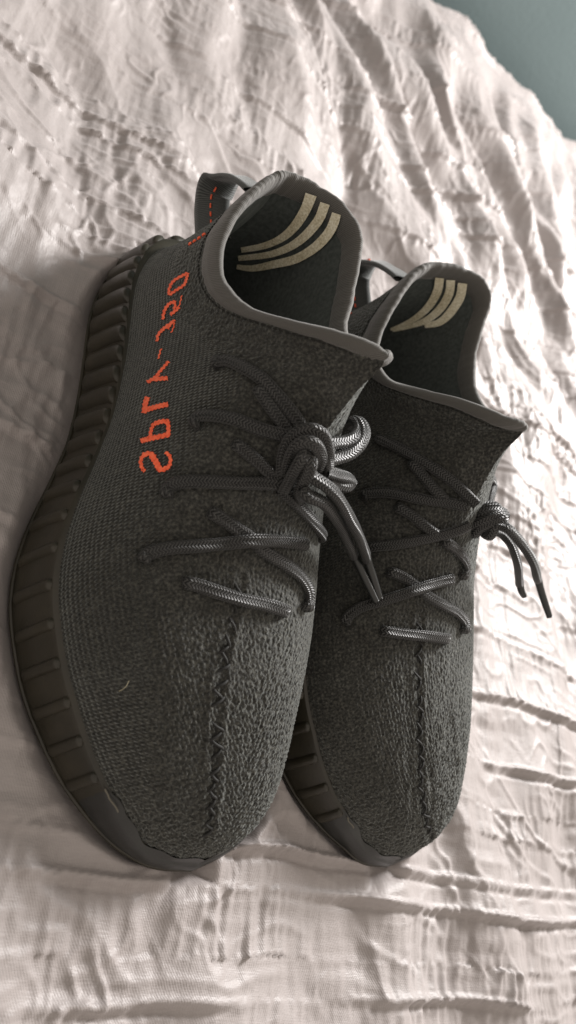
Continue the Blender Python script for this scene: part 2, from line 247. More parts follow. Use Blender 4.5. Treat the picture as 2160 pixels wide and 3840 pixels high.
LETTERS = [('0',[(0.42,[[0.7892,0.739,0.7854,0.7516],[0.7905,0.7178,0.7866,0.731],[0.7887,0.7073,0.7848,0.7201],[0.7899,0.6849,0.7859,0.6989],[0.7879,0.6716,0.7839,0.6853],[0.7889,0.6437,0.7848,0.6583],[0.7867,0.6263,0.7826,0.6414],[0.7874,0.5983,0.7833,0.616],[0.7847,0.5886,0.7808,0.6079],[0.785,0.5661,0.7812,0.5882],[0.782,0.563,0.7785,0.5869],[0.7811,0.5423,0.778,0.5687],[0.777,0.5434,0.7744,0.5701],[0.7746,0.5251,0.7722,0.5521],[0.7706,0.5294,0.7686,0.556],[0.7688,0.5154,0.7674,0.5428],[0.7664,0.5261,0.7662,0.5532],[0.7651,0.5174,0.7652,0.5442],[0.7639,0.5288,0.7639,0.5554]]),(0.49,[[0.7885,0.7358,0.7865,0.7633],[0.7873,0.722,0.7854,0.7494],[0.7846,0.7293,0.7827,0.756],[0.7835,0.7153,0.7814,0.7416],[0.7809,0.7208,0.7787,0.746],[0.7799,0.7057,0.7778,0.7307],[0.7774,0.7103,0.7751,0.7342],[0.7768,0.6956,0.7742,0.7177],[0.7744,0.6959,0.7712,0.7136],[0.7746,0.6779,0.7709,0.6917],[0.7721,0.6656,0.7682,0.676],[0.7726,0.6408,0.7686,0.6507],[0.7701,0.6232,0.7661,0.6329],[0.7706,0.5991,0.7666,0.6102],[0.768,0.5856,0.764,0.5967],[0.7685,0.5638,0.7645,0.5755],[0.766,0.5516,0.7619,0.5629],[0.7666,0.5297,0.7624,0.5417]])]),('5',[(0.42,[[0.7585,0.6511,0.7577,0.6612],[0.7562,0.6334,0.7554,0.6434],[0.7526,0.632,0.7518,0.6415],[0.7501,0.6129,0.7493,0.6221],[0.746,0.6076,0.7452,0.6162],[0.7433,0.5871,0.7425,0.5956]]),(0.49,[[0.7429,0.5924,0.7387,0.6011],[0.7425,0.5726,0.7382,0.5818],[0.7393,0.5595,0.7349,0.5679],[0.7391,0.5405,0.7345,0.5486],[0.736,0.5272,0.7312,0.534],[0.736,0.5082,0.7312,0.5154],[0.7328,0.4944,0.7279,0.5012]]),(0.56,[[0.7391,0.5525,0.7409,0.5349],[0.7435,0.5778,0.745,0.5589],[0.7484,0.5805,0.7491,0.5589],[0.7517,0.5926,0.7518,0.5699]]),(0.63,[[0.7525,0.5833,0.7479,0.5827],[0.7539,0.5693,0.7493,0.5688],[0.7522,0.5549,0.7475,0.5545],[0.7536,0.5383,0.749,0.5417],[0.7513,0.5238,0.7469,0.5324],[0.7514,0.5034,0.7473,0.517],[0.7481,0.4935,0.7443,0.5092],[0.7472,0.4726,0.7436,0.4907],[0.7434,0.466,0.7401,0.4852],[0.7416,0.4465,0.7387,0.4678],[0.7373,0.4443,0.7349,0.4661],[0.7346,0.4275,0.7324,0.4499],[0.7301,0.4275,0.7279,0.4488],[0.7274,0.4115,0.7251,0.4323]])]),('3',[(0.42,[[0.6982,0.4345,0.6999,0.4303],[0.6999,0.4502,0.7015,0.4461],[0.7043,0.4595,0.7057,0.4547],[0.7068,0.4765,0.7078,0.4706],[0.7114,0.483,0.7123,0.4764],[0.7145,0.5003,0.7153,0.4935]]),(0.49,[[0.7216,0.5108,0.718,0.5138],[0.7213,0.4937,0.7177,0.4971],[0.7177,0.4799,0.7141,0.4838],[0.717,0.4619,0.7137,0.4682],[0.7128,0.4509,0.7098,0.4587],[0.7113,0.4339,0.7084,0.4428],[0.7071,0.426,0.7042,0.4348]]),(0.56,[[0.7197,0.4982,0.7143,0.498],[0.7197,0.4771,0.7142,0.4779],[0.7161,0.4569,0.7105,0.4578],[0.7162,0.4364,0.7107,0.4387],[0.7129,0.4203,0.7074,0.4239],[0.7133,0.4046,0.7079,0.4102],[0.7102,0.3954,0.7049,0.4023],[0.7108,0.3831,0.7054,0.3908],[0.7078,0.3758,0.7025,0.3834]]),(0.63,[[0.7073,0.376,0.7026,0.385],[0.707,0.359,0.7023,0.3693],[0.703,0.3495,0.6988,0.3627],[0.7006,0.3328,0.6975,0.3499],[0.695,0.3324,0.6926,0.3499],[0.6914,0.3206,0.689,0.3382]])]),('-',[(0.42,[[0.6747,0.343,0.6727,0.3506],[0.6719,0.3303,0.6699,0.338],[0.6666,0.3277,0.6646,0.3353],[0.6643,0.317,0.6623,0.3248],[0.6599,0.3176,0.658,0.3252],[0.6581,0.3088,0.6562,0.3165]])]),('Y',[(0.42,[[0.6466,0.3573,0.6416,0.3639],[0.6462,0.347,0.6411,0.354],[0.6421,0.3419,0.637,0.3491],[0.6418,0.3318,0.6365,0.3392],[0.6377,0.3271,0.6324,0.3344],[0.6376,0.3168,0.6321,0.3243],[0.6336,0.312,0.628,0.3191],[0.6335,0.3014,0.6279,0.309],[0.6295,0.2967,0.6238,0.3042]]),(0.49,[[0.629,0.3008,0.622,0.3096],[0.6293,0.2913,0.6223,0.3007],[0.6255,0.2879,0.6183,0.2969],[0.6262,0.2789,0.6187,0.2871],[0.623,0.2738,0.6151,0.2805],[0.6249,0.2628,0.6169,0.269],[0.6223,0.2545,0.6142,0.2609],[0.6245,0.242,0.6163,0.2491]]),(0.56,[[0.6148,0.2803,0.6239,0.2805],[0.6113,0.2892,0.6204,0.2896],[0.6124,0.298,0.6214,0.299],[0.609,0.306,0.618,0.3075],[0.6101,0.3137,0.619,0.3163],[0.6067,0.3201,0.6155,0.323],[0.6077,0.3275,0.6165,0.3309],[0.6043,0.3336,0.6131,0.3367]])]),('L',[(0.42,[[0.591,0.2408,0.5828,0.2654],[0.5901,0.2347,0.5816,0.26],[0.5858,0.2389,0.5774,0.2647],[0.5847,0.2329,0.5764,0.2594],[0.5797,0.2383,0.572,0.265],[0.5773,0.2337,0.5701,0.261],[0.5713,0.2413,0.5648,0.2684],[0.568,0.2384,0.5617,0.2658],[0.562,0.2471,0.5561,0.2742],[0.5589,0.2445,0.5529,0.2718]]),(0.49,[[0.5568,0.258,0.5681,0.2417],[0.5541,0.269,0.565,0.253],[0.556,0.273,0.567,0.2573],[0.5534,0.2837,0.5641,0.2682],[0.5553,0.2876,0.5661,0.2724],[0.5528,0.298,0.5633,0.2831],[0.5548,0.3019,0.5653,0.2872],[0.5524,0.312,0.5626,0.2976],[0.5543,0.3158,0.5646,0.3018],[0.5519,0.3257,0.5619,0.3122],[0.5537,0.3298,0.5638,0.3168],[0.5512,0.3397,0.5611,0.3272],[0.5529,0.3443,0.5628,0.3319],[0.5505,0.3542,0.5601,0.342],[0.5522,0.3587,0.5619,0.3465]])]),('P',[(0.42,[[0.5058,0.3053,0.5135,0.2905],[0.5041,0.3135,0.5117,0.2989],[0.5057,0.3151,0.5133,0.3005],[0.504,0.3228,0.5115,0.3083],[0.5056,0.3242,0.5131,0.3099],[0.5039,0.332,0.5113,0.318],[0.5054,0.3341,0.5128,0.3203],[0.5038,0.3427,0.5111,0.3293],[0.5052,0.3463,0.5125,0.3331],[0.5036,0.3565,0.5107,0.3436],[0.5049,0.3618,0.5121,0.3491],[0.5033,0.3731,0.5103,0.3607],[0.5047,0.3794,0.5117,0.3671],[0.5031,0.3911,0.51,0.379],[0.5045,0.3975,0.5113,0.3855],[0.503,0.4088,0.5097,0.397],[0.5044,0.4147,0.5111,0.4029]]),(0.49,[[0.505,0.4133,0.5066,0.3974],[0.507,0.4149,0.5085,0.399],[0.5097,0.4083,0.5113,0.3923],[0.512,0.4094,0.5133,0.3938],[0.5153,0.4015,0.5164,0.3862],[0.5184,0.4009,0.5193,0.3859],[0.5221,0.3921,0.523,0.377],[0.5253,0.3913,0.5263,0.3762]]),(0.56,[[0.5283,0.3845,0.5217,0.3915],[0.5307,0.375,0.5241,0.3819],[0.5301,0.3685,0.5234,0.3756],[0.5328,0.3581,0.5258,0.3663],[0.5317,0.3516,0.5246,0.362],[0.5337,0.3409,0.5264,0.3533],[0.5318,0.3369,0.5246,0.3505],[0.5334,0.327,0.526,0.3409],[0.5315,0.3237,0.5241,0.3376]]),(0.63,[[0.5308,0.321,0.5272,0.3366],[0.5295,0.316,0.5258,0.3319],[0.5258,0.321,0.5224,0.3368],[0.5242,0.3165,0.521,0.3323],[0.5203,0.3229,0.5176,0.3384],[0.5179,0.3203,0.5155,0.3357],[0.514,0.3278,0.5119,0.343],[0.5117,0.3256,0.5095,0.3408]])]),('S',[(0.42,[[0.4672,0.3777,0.4649,0.3714],[0.4693,0.374,0.467,0.3679],[0.4699,0.3671,0.4678,0.3597],[0.4715,0.3657,0.4704,0.3553],[0.4733,0.3574,0.4729,0.345],[0.476,0.3552,0.4761,0.3416],[0.4788,0.346,0.4798,0.3307],[0.4804,0.3482,0.4826,0.3316],[0.483,0.3433,0.4862,0.3264],[0.484,0.3496,0.4875,0.333],[0.4872,0.3461,0.4907,0.3293]]),(0.49,[[0.4851,0.3445,0.4914,0.3303],[0.4839,0.3563,0.4901,0.3423],[0.4855,0.361,0.4917,0.3489],[0.484,0.3679,0.4896,0.363],[0.4843,0.372,0.4884,0.376],[0.4816,0.3779,0.485,0.3848],[0.4803,0.388,0.4836,0.3947]]),(0.56,[[0.4837,0.3668,0.4868,0.3807],[0.481,0.3716,0.4842,0.3852],[0.4794,0.381,0.4826,0.3944],[0.4769,0.3852,0.4799,0.3991],[0.4755,0.3939,0.4782,0.4087],[0.4732,0.3969,0.4754,0.4131],[0.4715,0.4055,0.4735,0.4224],[0.4691,0.4083,0.4709,0.4256],[0.4672,0.4171,0.4691,0.4343],[0.4648,0.42,0.4666,0.4371]]),(0.63,[[0.4641,0.4263,0.4691,0.4215],[0.4624,0.4349,0.4674,0.4299],[0.463,0.4422,0.4682,0.4341],[0.4621,0.4533,0.4671,0.4412],[0.4641,0.4574,0.4689,0.4436],[0.4639,0.4667,0.4687,0.4528]]),(0.7,[[0.4648,0.4626,0.4674,0.4498],[0.4653,0.4682,0.468,0.4555],[0.4675,0.4662,0.4699,0.4531],[0.4688,0.471,0.4705,0.4578],[0.4716,0.4653,0.4726,0.4525],[0.4743,0.4658,0.4747,0.4536],[0.4773,0.4571,0.4771,0.4461],[0.4804,0.4532,0.479,0.4451],[0.4822,0.4426,0.4797,0.438],[0.4848,0.4355,0.4821,0.432],[0.4857,0.4267,0.483,0.423]])])]
STRIPES = {'right': [[[1,0.953,0.9839,1,0.9358,0.9953],[1,0.9485,0.9487,1,0.9321,0.96],[1,0.9442,0.9144,1,0.9282,0.9224],[1,0.9407,0.877,1,0.9245,0.8802],[1,0.9374,0.8343,1,0.921,0.8342],[1,0.9347,0.7925,1,0.9181,0.7887],[1,0.9328,0.7542,1,0.9164,0.7459],[1,0.9317,0.7176,1,0.9156,0.7046],[1,0.9314,0.683,1,0.916,0.6649],[1,0.9321,0.6504,1,0.9176,0.6276],[1,0.9337,0.6171,1,0.9203,0.591],[1,0.9366,0.5833,1,0.9237,0.5535],[1,0.9406,0.5489,1,0.9282,0.5155],[1,0.9463,0.5126,1,0.9344,0.476],[1,0.9536,0.4735,1,0.9423,0.4359],[1,0.9601,0.4304,1,0.9509,0.396]],[[1,0.926,0.9793,1,0.9125,0.9957],[1,0.9213,0.9413,1,0.9071,0.9598],[1,0.9166,0.9056,1,0.9017,0.9221],[1,0.9132,0.8705,1,0.8978,0.8809],[1,0.9107,0.8322,1,0.8953,0.838],[1,0.9088,0.793,1,0.8935,0.7958],[1,0.9074,0.7551,1,0.8924,0.7546],[1,0.9069,0.7179,1,0.892,0.7134],[1,0.9071,0.6813,1,0.8925,0.6725],[1,0.9081,0.6459,1,0.8938,0.6325],[1,0.9105,0.6084,1,0.8962,0.5905],[1,0.9138,0.5685,1,0.8997,0.5464],[1,0.9185,0.526,1,0.9051,0.4986],[1,0.9262,0.4758,1,0.9145,0.4435],[1,0.9373,0.4178,1,0.9265,0.3823],[1,0.9495,0.3575,1,0.9383,0.32]],[[1,0.9015,0.9749,1,0.8909,1.0],[1,0.8959,0.9363,1,0.8843,0.9654],[1,0.8909,0.8998,1,0.8784,0.926],[1,0.8876,0.861,1,0.8737,0.8816],[1,0.8852,0.8186,1,0.8702,0.8347],[1,0.8836,0.775,1,0.868,0.7858],[1,0.8831,0.7292,1,0.8674,0.7347],[1,0.8835,0.683,1,0.8678,0.6833],[1,0.885,0.6374,1,0.8694,0.6304],[1,0.888,0.5907,1,0.8732,0.5748],[1,0.893,0.5417,1,0.879,0.52],[1,0.8993,0.484,1,0.8856,0.461],[1,0.9067,0.4146,1,0.8933,0.3892],[1,0.9151,0.3562,1,0.9027,0.3242],[1,0.9239,0.3201,1,0.9145,0.2839],[1,0.9332,0.2885,1,0.9255,0.2541]]],'left': [[[1,0.9801,0.947,1,0.9648,0.9456],[1,0.9721,0.9019,1,0.9564,0.9054],[1,0.9643,0.8615,1,0.9484,0.8662],[1,0.9574,0.8237,1,0.9403,0.8214],[1,0.9512,0.7809,1,0.9331,0.7722],[1,0.9444,0.7324,1,0.926,0.7213],[1,0.9388,0.6857,1,0.9194,0.6716],[1,0.9341,0.6401,1,0.9139,0.6236],[1,0.9302,0.5942,1,0.9093,0.5768],[1,0.9272,0.5522,1,0.9064,0.5338],[1,0.9251,0.5158,1,0.9065,0.4962],[1,0.9244,0.4819,1,0.9084,0.4629],[1,0.9238,0.4473,1,0.9109,0.4313],[1,0.9238,0.4135,1,0.9122,0.3986],[1,0.9241,0.38,1,0.9137,0.3663],[1,0.9241,0.3459,1,0.915,0.3339]],[[1,0.958,0.9363,1,0.9451,0.9529],[1,0.95,0.9002,1,0.9379,0.9199],[1,0.943,0.8684,1,0.9298,0.8855],[1,0.937,0.8371,1,0.9211,0.846],[1,0.9308,0.7986,1,0.9121,0.803],[1,0.9243,0.7555,1,0.9027,0.7599],[1,0.9184,0.7135,1,0.8946,0.7176],[1,0.9128,0.6719,1,0.8891,0.6748],[1,0.9079,0.6296,1,0.8854,0.6306],[1,0.905,0.5888,1,0.884,0.5856],[1,0.9041,0.5488,1,0.8857,0.5404],[1,0.9054,0.5076,1,0.8895,0.4964],[1,0.9074,0.4663,1,0.8938,0.4545],[1,0.9104,0.4269,1,0.898,0.4141],[1,0.9142,0.3887,1,0.9029,0.3753],[1,0.9176,0.3499,1,0.908,0.3372]],[[1,0.9374,0.9444,1,0.924,0.9642],[1,0.9314,0.9154,1,0.9178,0.9393],[1,0.9252,0.889,1,0.9101,0.9159],[1,0.9196,0.8657,1,0.9016,0.8919],[1,0.9142,0.8415,1,0.8932,0.8657],[1,0.9078,0.8129,1,0.8855,0.8375],[1,0.9015,0.7821,1,0.8784,0.8092],[1,0.8957,0.7525,1,0.8723,0.7825],[1,0.8907,0.7268,1,0.8678,0.7582],[1,0.8864,0.7042,1,0.8644,0.7345],[1,0.8833,0.6834,1,0.862,0.7092],[1,0.8817,0.6628,1,0.8612,0.6803],[1,0.8814,0.6405,1,0.8631,0.6468],[1,0.883,0.6146,1,0.867,0.6128],[1,0.8856,0.586,1,0.8715,0.5811],[1,0.8881,0.5571,1,0.8755,0.5513]]]}
SEAMS = {'right': [[0,0.0772,0.7747,0.3],[0,0.1172,0.7862,0.3],[0,0.1544,0.7877,0.3],[0,0.1889,0.7856,0.3],[0,0.2246,0.7857,0.3],[0,0.2589,0.7848,0.3],[0,0.2882,0.7892,0.3],[0,0.3155,0.8045,0.3],[0,0.338,0.818,0.3],[0,0.3557,0.8239,0.3]],'left': [[1,0.0739,0.6644,0.3],[0,0.11,0.958,0.3],[0,0.1637,0.8447,0.3],[0,0.2192,0.8212,0.3],[0,0.2667,0.8049,0.3],[0,0.3067,0.7848,0.3],[0,0.3326,0.7815,0.3],[0,0.3566,0.7811,0.3]]}
HEELST = {'right': [[0,0.8368,0.6865,0.5],[0,0.8379,0.7533,0.5],[0,0.8406,0.8109,0.5]],'left': [[0,0.9206,0.4424,0.5],[0,0.9323,0.4438,0.5]]}
LINT = [[0, 0.2609, 0.3544, 0.6], [0, 0.2626, 0.3771, 1.3], [0, 0.2649, 0.3931, 1.2], [0, 0.2689, 0.4067, 0.6]]
TAILS = {'right': [('tail',[[0.00068,0.14002,0.10775],[0.00295,0.13726,0.10831],[0.0087,0.13431,0.10918],[0.0156,0.13172,0.1076],[0.0262,0.1279,0.10235],[0.04007,0.12528,0.09358],[0.05553,0.12278,0.08274],[0.07033,0.12556,0.07042]],[[0.07012,0.12638,0.07056],[0.07445,0.11809,0.06871],[0.07906,0.10798,0.06693]]),('tail',[[0.00108,0.1334,0.10403],[0.00325,0.13091,0.10475],[0.01051,0.12977,0.1044],[0.02035,0.1278,0.09998],[0.03342,0.12651,0.09183],[0.0504,0.12305,0.07992],[0.06463,0.12745,0.06789]],[[0.06436,0.12828,0.06798],[0.07084,0.11785,0.06677],[0.0774,0.1066,0.06605]]),('loop',[[0.00864,0.15023,0.11138],[0.01314,0.15206,0.11219],[0.01829,0.15327,0.11335],[0.02289,0.15571,0.11492],[0.02696,0.16069,0.11441],[0.02877,0.16597,0.11143],[0.03096,0.16753,0.10593]],None),('loop',[[0.01032,0.14516,0.10965],[0.01543,0.14682,0.11084],[0.02083,0.14923,0.11303],[0.02513,0.15327,0.11527],[0.02806,0.15858,0.11595],[0.02938,0.16439,0.11413],[0.03048,0.1679,0.11019],[0.03285,0.16833,0.10533]],None),('loop',[[0.01092,0.14144,0.10779],[0.01894,0.14233,0.10639],[0.02655,0.14328,0.10469],[0.03291,0.14404,0.10147],[0.0281,0.1408,0.10266],[0.02097,0.1401,0.10287],[0.01504,0.13971,0.10471]],None)],'left': [('knot',[[0.12587,0.14743,0.09138],[0.12382,0.14898,0.09711],[0.12479,0.14874,0.10271],[0.12966,0.14858,0.10686],[0.13325,0.14756,0.10608]],None),('knot',[[0.12545,0.14476,0.08904],[0.12301,0.14544,0.09551],[0.12362,0.14539,0.10265],[0.12893,0.14551,0.10777],[0.13516,0.14515,0.10791]],None),('knot',[[0.12525,0.14235,0.08924],[0.12339,0.14102,0.09539],[0.12389,0.14159,0.10273],[0.12876,0.14278,0.10778],[0.13496,0.14314,0.10836]],None),('knot',[[0.12702,0.13986,0.0906],[0.12557,0.13758,0.09489],[0.12499,0.13893,0.0988],[0.12656,0.14002,0.10423],[0.13086,0.14141,0.10848],[0.13477,0.14057,0.10633]],None),('knot',[[0.13065,0.13705,0.09695],[0.12963,0.13518,0.10029],[0.12857,0.13759,0.1041],[0.12949,0.14059,0.1055]],None),('tail',[[0.12854,0.13943,0.10521],[0.1311,0.13832,0.10691],[0.13436,0.13565,0.10895],[0.1443,0.12948,0.10831],[0.15376,0.12224,0.10665],[0.16297,0.1174,0.1018],[0.1711,0.11776,0.0976]],[[0.1709,0.11885,0.09776],[0.1779,0.11119,0.09432],[0.18554,0.10034,0.09134]]),('tail',[[0.13176,0.1379,0.10143],[0.13815,0.13697,0.10196],[0.14527,0.13237,0.10175],[0.15338,0.12597,0.0983],[0.16193,0.12171,0.09284],[0.17017,0.1183,0.08745]],[[0.17003,0.11939,0.0877],[0.17337,0.11557,0.08564],[0.17693,0.11287,0.08456]]),('loop',[[0.12741,0.14874,0.10091],[0.13204,0.15557,0.09885],[0.13765,0.16259,0.09877],[0.14488,0.16974,0.09967],[0.15312,0.16859,0.096],[0.14692,0.16097,0.09668],[0.1407,0.15348,0.09759]],None)]}
# ---------------------------------------------------------------- mesh helpers
def mesh_obj(name, V, F, m, parent=None, uv=None, smooth=True, attr=None):
    me = bpy.data.meshes.new(name); V = np.asarray(V, np.float32); F = np.asarray(F, np.int32); k = F.shape[1]
    me.vertices.add(len(V)); me.vertices.foreach_set('co', V.ravel())
    me.loops.add(F.size); me.loops.foreach_set('vertex_index', F.ravel())
    me.polygons.add(len(F)); me.polygons.foreach_set('loop_start', np.arange(0, F.size, k, dtype=np.int32))
    me.polygons.foreach_set('loop_total', np.full(len(F), k, np.int32)); me.polygons.foreach_set('use_smooth', np.full(len(F), smooth, bool))
    if uv is not None:
        l = me.uv_layers.new(name='cloth'); l.data.foreach_set('uv', np.asarray(uv, np.float32)[F.ravel()].ravel())
    if attr is not None:
        a = me.attributes.new(attr[0], 'FLOAT', 'POINT'); a.data.foreach_set('value', np.asarray(attr[1], np.float32))
    me.update(calc_edges=True); me.validate()
    me.materials.append(m)
    o = bpy.data.objects.new(name, me); col.objects.link(o)
    if parent is not None: o.parent = parent
    return o
def grid_faces(n, m, wrap_u=False, wrap_v=False, flip=False):
    i = np.arange(n if wrap_u else n - 1); j = np.arange(m if wrap_v else m - 1); I, J = np.meshgrid(i, j, indexing='ij')
    I2 = (I + 1) % n; J2 = (J + 1) % m
    F = np.stack([I*m + J, I2*m + J, I2*m + J2, I*m + J2], -1).reshape(-1, 4)
    return F[:, ::-1] if flip else F
def hash2(ix, iy, seed):
    h = (ix.astype(np.int64)*374761393 + iy.astype(np.int64)*668265263 + seed*1442695041) & 0xffffffff
    h = ((h ^ (h >> 13))*1274126177) & 0xffffffff
    return ((h ^ (h >> 16)) & 0xffffff)/float(0xffffff)
def noise(x, y, seed=0):
    ix = np.floor(x); iy = np.floor(y); fx = x - ix; fy = y - iy; ix = ix.astype(np.int64); iy = iy.astype(np.int64)
    sx = fx**3*(fx*(fx*6 - 15) + 10); sy = fy**3*(fy*(fy*6 - 15) + 10)
    g = lambda a, b: (lambda r: np.cos(r*6.28318)*(fx - (a)) + np.sin(r*6.28318)*(fy - (b)))(hash2(ix + a, iy + b, seed))
    return ((g(0, 0)*(1 - sx) + g(1, 0)*sx)*(1 - sy) + (g(0, 1)*(1 - sx) + g(1, 1)*sx)*sy)*1.5
def fbm(x, y, seed, o=3):
    r = 0; a = 1
    for k in range(o): r = r + a*noise(x*2**k, y*2**k, seed + k*17); a *= .5
    return r
def worley(x, y, seed=0):
    ix = np.floor(x).astype(np.int64); iy = np.floor(y).astype(np.int64); d = np.full(x.shape, 9.)
    for a in (-1, 0, 1):
        for c in (-1, 0, 1):
            px = ix + a + .25 + .5*hash2(ix + a, iy + c, seed); py = iy + c + .25 + .5*hash2(ix + a, iy + c, seed + 7)
            d = np.minimum(d, (x - px)**2 + (y - py)**2)
    return np.sqrt(d)
def smooth_path(P, n):
    P = np.asarray(P, float); q = catmull(P, max(len(P)*8, 40)); d = np.r_[0, np.cumsum(np.linalg.norm(np.diff(q, axis=0), axis=1))]
    s = np.linspace(0, d[-1], n); return np.stack([np.interp(s, d, q[:, k]) for k in range(3)], 1), d[-1]
def tube(name, P, N, m, parent, rw, rh, n=60, k=14, groove=0., taper=None, caps=True, closed=False, wob=0):
    """swept cord: P path, N surface normals (or None), half width rw, half height rh"""
    P, L = smooth_path(P, n)
    T = np.gradient(P, axis=0)
    if closed: T[0] = T[-1] = P[1] - P[-2]
    T /= np.linalg.norm(T, axis=1, keepdims=True)
    if N is None:
        U = np.zeros_like(P); u = np.cross(T[0], (0, 0, 1.)); u = np.cross(u, T[0]) if np.linalg.norm(u) > .1 else np.array((1., 0, 0))
        for i in range(n):
            u = u - T[i]*(u @ T[i]); u = u/np.linalg.norm(u); U[i] = u
    else:
        N = np.asarray(N, float); U = np.stack([np.interp(np.linspace(0, 1, n), np.linspace(0, 1, len(N)), N[:, c]) for c in range(3)], 1)
        U -= T*(U*T).sum(1, keepdims=True); U /= np.linalg.norm(U, axis=1, keepdims=True)
    S = np.cross(T, U); ph = np.arange(k)/k*2*math.pi
    cx = np.cos(ph)*rw; cy = np.sin(ph)*rh*(1 - groove*np.exp(-(np.cos(ph)/.3)**2))
    tp = np.ones(n) if taper is None else np.interp(np.linspace(0, 1, n), np.linspace(0, 1, len(taper)), taper)
    if wob: tp = tp*(1 + wob*noise(np.linspace(0, L/.009, n) + 50*P[0, 0]*1000, np.zeros(n), 33)); tw_ = 2.5*wob*noise(np.linspace(0, L/.02, n), np.full(n, P[0, 1]*900), 34)*3; S, U = S*np.cos(tw_)[:, None] + U*np.sin(tw_)[:, None], U*np.cos(tw_)[:, None] - S*np.sin(tw_)[:, None]
    V = P[:, None, :] + S[:, None, :]*(cx[None, :, None]*tp[:, None, None]) + U[:, None, :]*(cy[None, :, None]*tp[:, None, None])
    uv = np.stack(np.broadcast_arrays(np.linspace(0, L, n)[:, None], (np.arange(k)/k)[None, :]), -1).reshape(-1, 2)
    F = grid_faces(n, k, wrap_v=True, flip=True); V = V.reshape(-1, 3)
    if caps:
        c0 = len(V); V = np.vstack([V, P[0], P[-1]]); uv = np.vstack([uv, uv[0], uv[-1]])
        j = np.arange(k); j2 = (j + 1) % k
        F = np.vstack([F, np.stack([np.full(k, c0), j, j2, np.full(k, c0)], 1)*1, np.stack([np.full(k, c0 + 1), (n-1)*k + j2, (n-1)*k + j, np.full(k, c0 + 1)], 1)])
        return poly_obj(name, V, F, m, parent, uv)
    return mesh_obj(name, V, F, m, parent, uv)
def poly_obj(name, V, F, m, parent, uv):
    faces = [tuple(dict.fromkeys(int(i) for i in f)) for f in F]
    me = bpy.data.meshes.new(name); me.from_pydata([tuple(v) for v in V], [], faces)
    l = me.uv_layers.new(name='cloth'); li = np.zeros(len(me.loops), np.int32); me.loops.foreach_get('vertex_index', li)
    l.data.foreach_set('uv', np.asarray(uv, np.float32)[li].ravel()); me.polygons.foreach_set('use_smooth', np.ones(len(me.polygons), bool))
    me.materials.append(m); o = bpy.data.objects.new(name, me); col.objects.link(o); o.parent = parent; return o
def ribbon(name, A, B, m, parent, thick=.0):
    V = np.stack([A, B], 1).reshape(-1, 3); n = len(A)
    d = np.r_[0, np.cumsum(np.linalg.norm(np.diff(A, axis=0), axis=1))]
    uv = np.stack([np.repeat(d, 2), np.tile([0, 1], n)], 1)
    return mesh_obj(name, V, grid_faces(n, 2), m, parent, uv)

